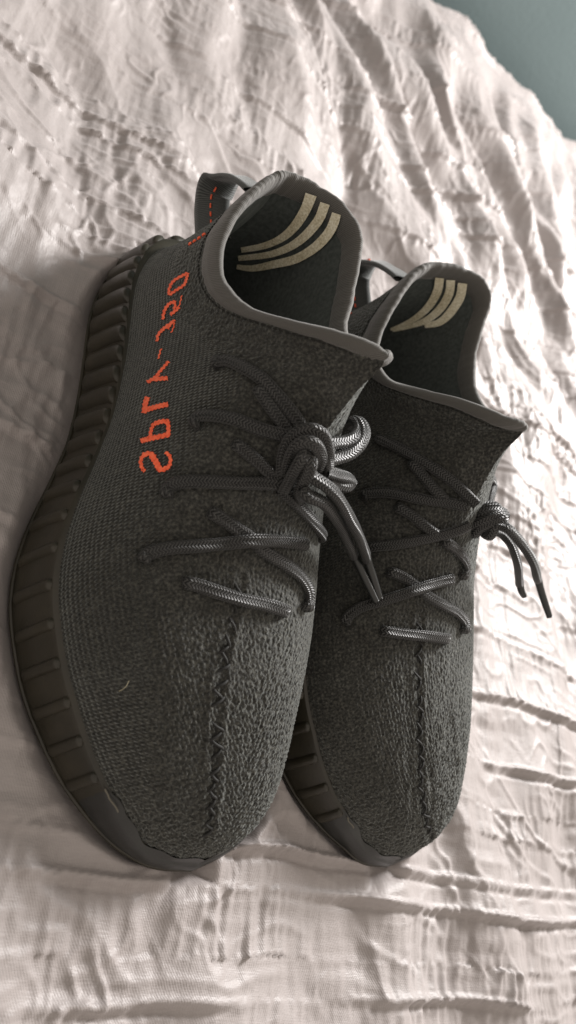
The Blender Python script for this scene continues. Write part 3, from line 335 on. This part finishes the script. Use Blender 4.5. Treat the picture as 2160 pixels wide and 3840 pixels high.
# ---------------------------------------------------------------- bed cover and wall
TUCK = math.radians(-13)
def edge_y(x): return .982 - .095*(x - .483) + .006*np.sin(x*23) + .004*np.sin(x*61 + 1)
def footprint_mask(X, Y, reach=.016):
    """0..1: how firmly a sole presses the cover at (X, Y)"""
    out = np.zeros_like(X)
    for k, d in SHOES.items():
        n = catmull(np.array(d['near'], float)/1000, 120); f = catmull(np.array(d['far'], float)/1000, 120)
        xn = np.interp(Y, n[:, 1], n[:, 0]); xf = np.interp(Y, f[:, 1], f[:, 0]); y0, y1 = n[0, 1], n[-1, 1]
        d_ = np.minimum(np.minimum(X - xn, xf - X), np.minimum(Y - y0, y1 - Y))
        out = np.maximum(out, np.clip((d_ + reach)/(reach - .003), 0, 1))
    return out*out*(3 - 2*out)
def cover_height(X, Y):
    c, s = math.cos(TUCK), math.sin(TUCK)
    U = X*c + Y*s; Vv = -X*s + Y*c
    V = Vv + .006*noise(U/.16, Vv/.2, 5) + .0016*noise(U/.035, Vv/.1, 6)
    rng = np.random.RandomState(11); sp = rng.choice([.016, .026, .034, .042, .05], 120, p=[.24, .26, .26, .16, .08]); tv = -1.2 + np.cumsum(sp)
    k = np.clip(np.searchsorted(tv, V) - 1, 0, len(tv) - 2); d0 = V - tv[k]; d1 = tv[k + 1] - V                # d0 >= 0 above tuck k, d1 to the next
    amp = .12 + 1.25*rng.rand(120)**1.4; kind = rng.rand(120)
    ga = lambda kk, sd: np.clip(.72 + 1.5*noise(U/.10, kk*7.3, sd), .05, 1.7)
    A0 = amp[k]*ga(k, 21); A1 = amp[k + 1]*ga(k + 1, 21)
    pl = np.where(kind > .5, 1.0, .45)
    h = .0025*(A0*pl[k]*np.exp(-d0/.011) + A1*pl[k + 1]*np.exp(-(d1/.0015)**2))                             # pleat: sharp towards -v, soft behind
    h += .0014*A0*np.exp(-((d0 - .0012)/.0010)**2)                                                          # stitched ridge
    h -= .0007*np.exp(-((d1 - .0035)/.0014)**2)*A1
    # crinkles that run across each strip and stop at the tucks
    n1 = noise(U/.0085 + k*31.7, V/.05 + k*3.1, 40); n2 = noise(U/.018 + k*17.3, V/.06, 41); n3 = noise(U/.0042 + k*5.1, V/.022, 42)
    env = np.exp(-d0/.013) + np.exp(-d1/.016) + .22
    msk = np.clip(.62 + 1.2*noise(U/.07, k*3.7, 44), .1, 1.3)
    calm = 1 - .22*np.clip((.22 - X)/.1, 0, 1)*np.clip((Y - .2)/.15, 0, 1)                                     # smoother cloth behind the near heel
    h *= .5 + .5*calm
    h += (.0016*(.5 - np.abs(n1))*1.0 + .0017*(.5 - np.abs(n2)) + .0006*n3)*env*msk*1.1*calm
    # slanting creases, sharp
    W = U*.6 + V*.8; Z = -U*.8 + V*.6
    cr = 1 - np.abs(noise(W/.03 + .5*noise(U/.05, V/.05, 52), Z/.12, 51)); h += .0019*np.clip(cr - .80, 0, 1)/.2*np.clip(noise(U/.1, V/.1, 53) + .25, 0, 1)
    cr2 = 1 - np.abs(noise(U/.05 + .6*noise(U/.03, V/.03, 57), V/.016, 56)); h += .0012*np.clip(cr2 - .78, 0, 1)/.22*np.clip(noise(U/.06, V/.06, 58) + .35, 0, 1)
    cr3 = noise(U/.013 + .7*noise(U/.02, V/.02, 59), V/.02, 54); h += .0007*cr3*np.clip(noise(U/.05, V/.05, 55) + .5, 0, 1)
    fl = noise(U/.10 + 3, V/.0065 + .4*noise(U/.05, V/.03, 48), 47); h += .0006*fl*np.clip(noise(U/.08, V/.05, 49) + .45, 0, 1)
    cr4 = 1 - np.abs(noise(U/.022 + .5*noise(V/.02, U/.02, 38), V/.030, 37)); h += .0016*np.clip(cr4 - .84, 0, 1)/.16*np.clip(noise(U/.045, V/.045, 39) + .2, 0, 1)
    # soft folds lying along y
    Xw = X + .012*noise(Y/.07, X/.07, 60) + .1*Y*noise(Y/.5, X/.5, 64)
    f1 = noise(Xw/.062, Y/.19, 61); f2 = noise(Xw/.030 + 9, Y/.13, 62); f3 = noise(X/.20, Y/.24, 63)
    far = np.clip((X - .18)/.25 + (Y - .36)/.3, 0, 1.5)
    near_edge = np.clip((edge_y(X) - Y)/.16, .25, 1)
    h += ((.0125*f1 + .0050*f2)*(.9 + .85*far) + .012*f3)*near_edge
    h += .0065*np.clip(.55 - np.abs(noise(Xw/.11 + 4, Y/.33, 66))*2, 0, 1)**1.5*(1 + .6*far)*near_edge
    return h
def axis(lo, a, b, hi, fine, grow):
    x = list(np.arange(a, b, fine)); s = fine; v = x[-1]
    while v < hi: s = min(s*grow, .03); v += s; x.append(v)
    s = fine; v = a; pre = []
    while v > lo: s = min(s*1.12, .03); v -= s; pre.append(v)
    return np.array(pre[::-1] + x)
xs = axis(-.75, -.14, .42, 1.7, .00105, 1.0035); ys = axis(-.75, -.13, .34, .94, .00105, 1.0032)
ex = np.linspace(0, 1, 40)[1:]
X, Y = np.meshgrid(xs, np.r_[ys, ys[-1] + ex], indexing='ij')
ny = len(ys); Yr = Y.copy()
ey = edge_y(X[:, 0]); y_end = ys[-1]
Z0 = np.zeros_like(X)
pm = None
# rows past ys[-1] run out to the edge of the bed, then down its side
tt = ex[None, :]
Yr[:, ny:] = np.where(tt < .4, y_end + (ey[:, None] - y_end)*tt/.4, ey[:, None] + .012*np.sin(np.clip((tt - .4)/.12, 0, 1)*math.pi/2))
Hc = cover_height(X, Yr)
pm = footprint_mask(X, Yr)
pm0 = footprint_mask(X, Yr, .034)                                                   # cloth bunches up in a low roll round the soles
Hc = (Hc + .0022 + .0030*pm0*(.6 + .8*noise(X/.03, Yr/.03, 95)))*(1 - pm) + np.minimum(Hc*.1 - .0012, -.0004)*pm
dn = np.clip((tt - .4)/.6, 0, 1); Hc[:, ny:] = Hc[:, ny:]*np.where(tt < .4, 1, np.clip(1 - (tt - .4)/.2, 0, 1)) - np.where(dn < .15, .012*(dn/.15)**2, .012 + (dn - .15)*.45)
Hc[:, ny:] += .004*np.sin(X[:, ny:]*37)*np.clip(tt/.4, 0, 1)*np.clip(1 - dn*3, 0, 1)
V = np.stack([X, Yr, Hc], -1).reshape(-1, 3)
cover = mesh_obj('bedspread', V, grid_faces(len(xs), ny + len(ex)), M['sheet'])
cover['label'] = 'crumpled mauve-grey pintucked bedspread under both sneakers'; cover['category'] = 'bedspread'
wa = np.array([(-2.5, 1.0), (3.5, 1.0)]); wa[:, 1] = .982 - .095*(wa[:, 0] - .483) + .055
wv = [(wa[0, 0], wa[0, 1], -.7), (wa[1, 0], wa[1, 1], -.7), (wa[1, 0], wa[1, 1], 2.0), (wa[0, 0], wa[0, 1], 2.0)]
off = np.array([.01, .1, 0]); wv = np.array(wv + [tuple(np.array(p) + off) for p in wv])
wall = mesh_obj('wall', wv, [(0, 1, 2, 3), (7, 6, 5, 4), (4, 5, 1, 0), (3, 2, 6, 7), (1, 5, 6, 2), (4, 0, 3, 7)], M['wall'], smooth=False)
wall['kind'] = 'structure'

# ---------------------------------------------------------------- sneakers
def make_sneaker(shoe, label):
    d = SHOES[shoe]
    org = np.array([(d['near'][-1][0] + d['ridge'][0][0])/2000, .15, 0])
    root = bpy.data.objects.new('sneaker', None); col.objects.link(root); root.location = org; root.empty_display_size = .05
    root['label'] = label; root['category'] = 'sneaker'; root['group'] = 'pair of black knit sneakers'
    lp = lambda P: np.asarray(P) - org
    PF = {}
    # --- knit upper: both halves in one mesh, yarn relief as geometry
    Vs, Fs, Us, As = [], [], [], []; o0 = 0
    for hh, s in ((0, 'near'), (1, 'far')):
        P, N = SURF[shoe, s]
        su = np.cumsum(np.r_[np.zeros((1, NT)), np.linalg.norm(np.diff(P, axis=0), axis=2)], 0).mean(1)[:, None] + 0*P[..., 0]
        st = np.cumsum(np.concatenate([np.zeros((NU, 1)), np.linalg.norm(np.diff(P, axis=1), axis=2)], 1), 1)
        u = np.linspace(0, 1, NU)[:, None]; t = np.linspace(0, 1, NT)[None, :]
        # side panel below the lacing is plain knit; vamp, toe and tongue are boucle
        side = np.clip((.62 - t - .25*np.clip((.30 - u)/.3, 0, 1))/.12, 0, 1)*np.clip((u - .12)/.1, 0, 1)
        if s == 'far' and shoe == 'right' or s == 'near' and shoe == 'left': side = side*.35
        bo = 1 - side*.85
        a, b = P[..., 0], P[..., 1]; q = P[..., 2]
        aa, bb = b*1.0 + q*.35, a + q*.9
        wx = .35*noise(aa/.003, bb/.003, 74); g = 1.1 - 2.0*worley(su/.0019 + wx, st/.0018 + .5*wx, 71) + .35*noise(aa/.0010, bb/.0010, 72); coarse = noise(aa/.012, bb/.006, 73)
        toe = np.clip((.34 - u)/.12, 0, 1)
        disp = (.00048*g*(.6 + .7*toe) + .00014*coarse)*bo + .00010*g
        if shoe == 'left':                                                       # puckered darts beside the seam
            disp = disp + toe*.0004*np.sin(bb/.0042 + 2*coarse)*np.clip((t - .55)/.2, 0, 1)
        sp_, _ = surf(shoe, SEAMS[shoe]); sp_ = smooth_path(sp_, 70)[0]; dm = np.full(P.shape[:2], 9.)
        for c_ in sp_: dm = np.minimum(dm, ((P - c_)**2).sum(2))
        disp = disp - .0004*np.exp(-dm/.0014**2) + .0004*np.exp(-((np.sqrt(dm) - .0034)/.0014)**2)
        for q_ in LACES[shoe]:                                                   # cloth puckers where a lace goes through
            for e_ in (q_[0], q_[-1]):
                if e_[3] < 0: c_ = surf(shoe, [e_])[0][0] + 0; disp = disp - .0013*np.exp(-((P - c_)**2).sum(2)/.0042**2)*1.7
        disp = disp*np.clip((1 - t)/.02, 0, 1)**np.where(u > .6, 1, 0)
        Q = lp(P + N*disp[..., None])
        if hh == 1: Q[:int(13.02/22*NU), -1] = PF['ridge'][:int(13.02/22*NU)]
        else: PF['ridge'] = Q[:, -1].copy()
        Vs.append(Q.reshape(-1, 3)); Us.append(np.stack([su, st], -1).reshape(-1, 2)); As.append(np.broadcast_to(bo, (NU, NT)).ravel())
        ci, cj = NU//2, NT//4; f = grid_faces(NU, NT); a0 = np.cross(P[ci+1, cj] - P[ci, cj], P[ci, cj+1] - P[ci, cj])
        if (a0*N[ci, cj]).sum() < 0: f = f[:, ::-1]
        Fs.append(f + o0); o0 += NU*NT
    upper = mesh_obj('upper', np.vstack(Vs), np.vstack(Fs), M['knit'], root, np.vstack(Us), attr=('boucle', np.concatenate(As)))
    # --- lining: inner skin, and insole
    Vs, Fs = [], []; o0 = 0
    for s in ('near', 'far'):
        P, N = SURF[shoe, s]; Q = lp(P - N*np.interp(np.linspace(0, 1, NT), [0, .8, 1], [.0042, .0042, .0022])[None, :, None])[::3, ::3]; n_, m_ = Q.shape[:2]
        Vs.append(Q.reshape(-1, 3)); f = grid_faces(n_, m_)
        a0 = np.cross(Q[n_//2+1, m_//4] - Q[n_//2, m_//4], Q[n_//2, m_//4+1] - Q[n_//2, m_//4])
        if (a0*N[3*(n_//2), 3*(m_//4)]).sum() > 0: f = f[:, ::-1]
        Fs.append(f + o0); o0 += n_*m_
    lining = mesh_obj('lining', np.vstack(Vs), np.vstack(Fs), M['lining'], root)
    bn = catmull(np.array(d['near'], float)/1000, 90); bf = catmull(np.array(d['far'], float)/1000, 90)
    bn, bf = bn[bn[:, 1] > bn[0, 1] + .06], bf[-len(bn[bn[:, 1] > bn[0, 1] + .06]):]
    cx = (bn + bf)/2; rows = np.stack([bn*.9 + cx*.1, cx, bf*.9 + cx*.1], 1); iz = .030 + .008*np.clip((rows[..., 1:2] - .12)/.15, 0, 1)
    mesh_obj('insole', lp(np.concatenate([rows, iz], 2)).reshape(-1, 3), grid_faces(len(bn), 3), M['lining'], root)
    # --- sole: a closed band round the base outline
    loop = np.vstack([catmull(np.array(d['near'], float)/1000, 300), catmull(np.array(d['far'], float)/1000, 300)[::-1][1:-1]])
    y0 = d['near'][0][1]/1000; bz = base_z(loop[:, 1], y0)
    T = np.roll(loop, -1, 0) - np.roll(loop, 1, 0); T /= np.linalg.norm(T, axis=1, keepdims=True); O = np.stack([T[:, 1], -T[:, 0]], 1)
    if (O[450]*(loop[450] - loop.mean(0))).sum() < 0: O = -O
    yy = (loop[:, 1] - y0)*1000
    spring = np.interp(yy, [0, 15, 40, 70, 200, 290, 300], [4.5, 4, 2.4, .6, .4, 1.0, 2])/1000
    ht = np.interp(yy, [0, 20, 60, 300], [3.6, 3.6, 4.0, 4.6])/1000                           # how far the sole climbs the upper
    outw = np.interp(yy, [0, 12, 40, 110, 170, 230, 270, 285, 300], [3.0, 4.0, 5.6, 6.4, 5.2, 5.0, 6.0, 8.5, 11.5])/1000
    prof = [(-.3, 1.0, 0), (.08, 1.0, .0012), (.22, .985, .0006), (.45, .90, 0), (.72, .68, 0), (.93, .42, 0), (1.0, .24, 0), (.97, .12, 0), (.8, .03, 0), (.3, 0, 0), (-2.5, 0, 0)]
    top = bz + ht; R_ = []
    for fo, fz, ex_ in prof:
        R_.append(np.concatenate([loop + O*(outw*fo + ex_)[:, None], (spring + (top - spring)*fz)[:, None]], 1))
    R_ = np.stack(R_, 1); n_, m_ = R_.shape[:2]
    f = grid_faces(n_, m_, wrap_u=True); a0 = np.cross(R_[101, 4] - R_[100, 4], R_[100, 5] - R_[100, 4])
    if (a0[:2]*O[100]).sum() < 0: f = f[:, ::-1]
    Vb = lp(R_.reshape(-1, 3)); c0 = len(Vb)
    sole = mesh_obj('sole', Vb, f, M['sole'], root)
    mid = (loop[:300] + np.vstack([loop[:1], loop[300:][::-1], loop[299:300]])[:300])/2
    Bn = loop[:300]; Bf = np.vstack([loop[:1], loop[300:][::-1], loop[299:300]]); sp3 = spring[:300]
    mesh_obj('outsole', lp(np.stack([np.c_[Bn*.86 + mid*.14, sp3 + .0006], np.c_[mid, sp3 + .0006], np.c_[Bf*.86 + mid*.14, sp3 + .0006]], 1)).reshape(-1, 3), grid_faces(300, 3), M['sole'], sole)
    ar = np.r_[0, np.cumsum(np.linalg.norm(np.diff(np.vstack([loop, loop[:1]]), axis=0), axis=1))]; Ltot = ar[-1]
    def prof_at(s_, v):
        """point and outward normal on the side wall: s_ metres along the outline, v 0 top .. 1 bottom"""
        s_ = s_ % Ltot; i = np.clip(np.searchsorted(ar, s_) - 1, 0, n_ - 1); fr = (s_ - ar[i])/(ar[i+1] - ar[i])
        pr = R_[i]*(1 - fr) + R_[(i+1) % n_]*fr; o_ = O[i]*(1 - fr) + O[(i+1) % n_]*fr
        vv = 1.6 + v*5.0; k = int(min(vv, m_ - 2)); g = vv - k; p = pr[k]*(1 - g) + pr[k+1]*g; e = pr[min(k+1, m_-1)] - pr[k]
        nn = np.array([o_[0], o_[1], 0]); e = e/np.linalg.norm(e); nn = nn - e*(nn @ e); return p, nn/np.linalg.norm(nn)
    lipc = R_[:, 7] + np.c_[O*.0003, np.zeros(n_)]; ph_ = np.arange(8)/8*2*math.pi
    Vl = lipc[:, None] + np.c_[O, np.zeros(n_)][:, None]*(np.cos(ph_)*.0011)[None, :, None] + np.array([0, 0, 1.])*(np.sin(ph_)*.0008)[None, :, None]
    mesh_obj('outsole_lip', lp(Vl.reshape(-1, 3)), grid_faces(n_, 8, wrap_u=True, wrap_v=True), M['sole'], sole)
    def rib(s0, hw, proud, v0, v1, slant):
        ns, nv = 9, 14; V_ = []
        for a in np.linspace(-1, 1, ns):
            for b in np.linspace(0, 1, nv):
                v = v0 + (v1 - v0)*b
                edge = 1.0 if b > .18 else math.sqrt(max(0, 1 - ((.18 - b)/.18)**2))
                p, nn = prof_at(s0 + slant*(v - .3) + a*hw*max(edge, .12), v)
                hgt = proud*math.sqrt(max(0, 1 - a*a))*min(1, edge + .05)*(1 if b < .85 else (1 - b)/.15*.6 + .4)
                V_.append(p + nn*(hgt - .0004))
        o = mesh_obj('rib', lp(np.array(V_)), grid_faces(ns, nv), M['sole'], sole)
        return o
    # ribs run from behind the toe bumper, round the heel and back
    s_, s_end = (.062 if shoe == 'right' else .05), Ltot - .052
    L_near = ar[299]
    while s_ < s_end:
        q = min(s_, Ltot - s_)                                                     # distance from the toe along either side
        heel = np.clip((q - .15)/.07, 0, 1)
        rib(s_, .0025 + .0024*heel, .0022 + .0010*heel, .05 - .03*heel, .94, .0125*heel*(1 if s_ < L_near else -1)*min(1, abs(s_ - L_near)/.02))
        s_ += .0142 - .0030*heel
    # toe bumper: smooth cap standing proud of the sole
    ss = np.r_[np.linspace(-.062, .058, 90)] if shoe == 'right' else np.r_[np.linspace(-.058, .052, 90)]
    V_ = []
    for a in ss:
        t_ = min(1, (ss[-1] - a)/.012, (a - ss[0])/.012); t_ = max(0, t_)
        i = int(np.searchsorted(ar, a % Ltot)) % n_; up = (.0022 + .0010*math.sin(a*130 + 1) + .0006*math.sin(a*390))*t_
        for b in np.linspace(-.12, 1.05, 14):
            p, nn = prof_at(a, max(b, -.1)); lift = .0013*t_*math.sin(math.pi*min(1, max(0, (b + .12)/1.17)))**.4 - .0002
            p = p + nn*lift
            if b < .12: k_ = up*(.12 - b)/.24; p = p + np.array([0, 0, k_]) - nn*k_*.75
            V_.append(p)
    mesh_obj('toe_bumper', lp(np.array(V_)), grid_faces(len(ss), 14), M['bumper'], sole)
    gs = np.linspace(.047, .057, 9) if shoe == 'right' else np.linspace(.040, .047, 8); rg = np.random.RandomState(8)
    ge = []
    for a in gs:
        p, nn = prof_at(a, -.1); ge.append(p + nn*.0008 + np.array([0, 0, .0012 + .0012*rg.rand()]))
    tube('glue_edge', lp(np.array(ge)), None, M['edge'], sole, .00035, .0003, 40, 6)
    # --- collar binding round the opening
    iu = int(round(13/22*(NU - 1)))
    Pn, Nn = SURF[shoe, 'near']; Pf, Nf = SURF[shoe, 'far']
    rim = np.vstack([Pn[iu:, -1], Pf[iu:-1, -1][::-1], ]); nin = np.vstack([Nn[iu:, -2], Nf[iu:-1, -2][::-1]])
    dn_ = np.vstack([(Pn[iu:, -1] - Pn[iu:, -8]), (Pf[iu:-1, -1] - Pf[iu:-1, -8])[::-1]]); dn_ /= np.linalg.norm(dn_, axis=1, keepdims=True)
    def ring_smooth(A, w_):
        q_ = np.vstack([A[-w_:], A, A[:w_]]); c_ = np.cumsum(np.vstack([np.zeros((1, 3)), q_]), 0); r_ = (c_[2*w_ + 1:] - c_[:-2*w_ - 1])/(2*w_ + 1); return r_
    nin = ring_smooth(nin, 9); nin /= np.linalg.norm(nin, axis=1, keepdims=True); dn_ = ring_smooth(dn_, 9); dn_ /= np.linalg.norm(dn_, axis=1, keepdims=True); rim = rim*.35 + ring_smooth(rim, 6)*.65
    rimc = rim - dn_*.0032 - nin*.0014
    n_r = len(rimc); kk = 16; ph = np.arange(kk)/kk*2*math.pi
    heelw = np.interp(np.arange(n_r)/n_r, [0, .12, .3, .5, .7, .88, 1], [1.0, 1.0, 1.12, 1.15, 1.1, 1.0, 1.0])
    cr = np.stack([np.sign(np.cos(ph))*np.abs(np.cos(ph))**.7*.0023, np.sin(ph)*.0056], 1)
    wob = 1 + .10*noise(np.arange(n_r)/16., np.zeros(n_r), 91) + .06*noise(np.arange(n_r)/5., np.zeros(n_r), 92)
    Vr = rimc[:, None] + nin[:, None]*(cr[None, :, :1]*(heelw*wob)[:, None, None]) + dn_[:, None]*(cr[None, :, 1:]*(heelw*wob)[:, None, None])
    dl = np.r_[0, np.cumsum(np.linalg.norm(np.diff(rimc, axis=0), axis=1))]
    uv = np.stack(np.broadcast_arrays(dl[:, None], (np.arange(kk)/kk)[None, :]), -1).reshape(-1, 2)
    F = grid_faces(n_r, kk, wrap_u=True, wrap_v=True)
    a0 = np.cross(Vr[51, 0] - Vr[50, 0], Vr[50, 1] - Vr[50, 0])
    if (a0*nin[50]).sum() < 0: F = F[:, ::-1]
    collar = mesh_obj('collar_binding', lp(Vr.reshape(-1, 3)), F, M['tape'], root, uv)
    # row of stitches below the binding
    for s in ('near', 'far'):
        h_ = 0 if s == 'near' else 1
        for q in np.arange(13.4/22, .93, .0052):
            a = SURF[shoe, s][0][int(q*(NU-1))]; Lc = np.linalg.norm(np.diff(a, axis=0), axis=1).sum(); tq = 1 - .0098/Lc
            P2, N2 = surf(shoe, [(h_, q, tq, .25), (h_, q + .0015, tq, .45), (h_, q + .003, tq, .25)])
            tube('stitch', lp(P2), N2, M['dash'], collar, .00035, .0003, 5, 6)
    # --- pull tab
    hx, hy, hz = Pn[-1, -1]
    path = [(hx - .003, hy - .003, .063), (hx - .003, hy + .007, .064), (hx - .0035, hy + .017, .0655), (hx - .004, hy + .0235, .069), (hx - .004, hy + .0250, .0760), (hx - .004, hy + .0205, .0835),
            (hx - .004, hy + .011, .0915), (hx - .0035, hy + .002, .0975), (hx - .003, hy - .003, .100)]
    if shoe == 'left': path = [(x, y, z - .002) for x, y, z in path]
    pp, Lp = smooth_path(path, 48); tg = np.gradient(pp, axis=0); tg /= np.linalg.norm(tg, axis=1, keepdims=True)
    tw = np.clip((np.linspace(0, 1, 48) - .35)/.4, 0, 1)[:, None]; sd = np.array([[.5, -.1, .8]])*(1 - tw) + np.array([[1., .1, .15]])*tw
    sd -= tg*(sd*tg).sum(1, keepdims=True); sd /= np.linalg.norm(sd, axis=1, keepdims=True); nr = np.cross(sd, tg)
    sec = np.array([(-1, .35), (-.7, 1), (0, .85), (.7, 1), (1, .35), (1, -.35), (.7, -1), (0, -.85), (-.7, -1), (-1, -.35)])*np.array([.0092, .0015])
    Vt = pp[:, None] + sd[:, None]*sec[None, :, :1] + nr[:, None]*sec[None, :, 1:]
    uv = np.stack(np.broadcast_arrays(np.linspace(0, Lp, 48)[:, None], (np.arange(10)/10*.0)[None, :]), -1).reshape(-1, 2)
    tab = mesh_obj('pull_tab', lp(Vt.reshape(-1, 3)), grid_faces(48, 10, wrap_v=True), M['web'], root, uv)
    for q in np.linspace(.10, .55, 8):
        i = int(q*47); sg = nr[i]*(1 if nr[i][0] < 0 else -1)
        c = pp[i] + sg*.0016; tube('red_stitch', lp(np.array([c - tg[i]*.0011, c + sg*.0003, c + tg[i]*.0011])), None, M['red'], tab, .0005, .0004, 5, 6)
    # heel strip with red stitches running down from the tab
    hp, hn = surf(shoe, HEELST[shoe]); hd = hp[-1] - hp[0]; hd /= np.linalg.norm(hd)
    for a in smooth_path(hp, 4 if shoe == 'right' else 2)[0]:
        tube('red_stitch', lp(np.array([a - hd*.0008, a + hn[0]*.0003, a + hd*.0008])), None, M['red'], upper, .0006, .0005, 5, 6)
    # --- toe seam: overlapping crossed stitches along a ridge
    sq = np.array(SEAMS[shoe]); SP, SN = surf(shoe, sq); spth, Ls = smooth_path(SP, 200)
    nn_ = np.stack([np.interp(np.linspace(0, 1, 200), np.linspace(0, 1, len(SN)), SN[:, c]) for c in range(3)], 1)
    tube('seam_ridge', lp(SP - SN*.0012), SN, M['thread'], upper, .0011, .0007, 120, 8)
    rs = np.random.RandomState(5 if shoe == 'right' else 6); nst = 30
    tgs = np.gradient(spth, axis=0); tgs /= np.linalg.norm(tgs, axis=1, keepdims=True)
    for k in range(nst):
        if rs.rand() < .16: continue
        i = int((k + .5)/nst*190) + 4; sdv = np.cross(nn_[i], tgs[i]); ww = (.0012 + .0022*rs.rand())*(1 if shoe == 'right' else .7); dl_ = Ls/nst*(.55 + .25*rs.rand()); sg = 1 if k % 2 else -1
        c = spth[i] + nn_[i]*.0001 + sdv*(rs.rand() - .5)*.0018
        tube('seam_stitch', lp(np.array([c - tgs[i]*dl_ - sdv*ww*sg - nn_[i]*.0009, c - tgs[i]*dl_*.3 - sdv*ww*.4*sg + nn_[i]*.0004, c + tgs[i]*dl_*.3 + sdv*ww*.4*sg + nn_[i]*.0005, c + tgs[i]*dl_ + sdv*ww*sg - nn_[i]*.0009])),
             None, M['thread'], upper, .00058, .0005, 10, 7)
    # --- laces
    for q in LACES[shoe]:
        P2, N2 = surf(shoe, q); tube('lace', lp(P2), N2, M['lace'], root, .0026, .00155, 26 + 9*len(q), 16, groove=.25, wob=.06)
    for q in KNOTS[shoe]:
        P2, N2 = surf(shoe, q); tube('lace_knot', lp(P2), N2, M['lace'], root, .0026, .0018, 64, 16, groove=.2, wob=.05)
    for kind, pts, ag in TAILS[shoe]:
        o = tube({'tail': 'lace_end', 'loop': 'lace_loop', 'knot': 'lace_knot'}[kind], lp(pts), None, M['lace'], root, .0027, .0023 if kind != 'loop' else .0019, 64, 16, groove=.15, wob=.05)
        if ag: tube('aglet', lp(ag), None, M['aglet'], o, .0020, .0020, 30, 14, taper=[1.12, 1.0, .98, .92, .8])
    # --- knitted lettering on the outer side
    if shoe == 'right':
        for name, strokes in LETTERS:
            Va, Fa = [], []; o0 = 0
            for lift, rows in strokes:
                rows = np.array(rows); n2 = len(rows); A, _ = surf(shoe, np.c_[np.zeros(n2), rows[:, :2], np.full(n2, lift)]); B, _ = surf(shoe, np.c_[np.zeros(n2), rows[:, 2:], np.full(n2, lift)])
                C_ = (A + B)/2 + (surf(shoe, np.c_[np.zeros(n2), rows[:, :2], np.full(n2, lift + .12)])[0] - A)
                Va.append(lp(np.stack([A, C_, B], 1)).reshape(-1, 3)); Fa.append(grid_faces(n2, 3) + o0); o0 += 3*n2
            mesh_obj('letter', np.vstack(Va), np.vstack(Fa), M['red'], upper)
    # --- three printed stripes inside the heel
    for rows in STRIPES[shoe]:
        r = np.array(rows); n2 = len(r); A, _ = surf(shoe, np.c_[r[:, :3], np.full(n2, -5.0)]); B, _ = surf(shoe, np.c_[r[:, 3:], np.full(n2, -5.0)])
        G = np.stack([A*(1 - f_) + B*f_ for f_ in (0, .33, .67, 1)], 1)
        mesh_obj('stripe', lp(G).reshape(-1, 3), grid_faces(n2, 4), M['stripe'], lining)
    return root
make_sneaker('right', 'black knit sneaker with orange-red lettering along its side, in front')
make_sneaker('left', 'black knit sneaker without visible lettering, behind the lettered one')
lint_p, lint_n = surf('right', LINT)
lint = tube('lint_thread', lint_p - lint_p[0], None, mat('pale_fibre', (.34, .31, .22), .7, .2), None, .00014, .00012, 24, 6)
lint.location = lint_p[0]
lint['label'] = 'tiny pale curled thread lying on the toe of the lettered sneaker'; lint['category'] = 'thread'
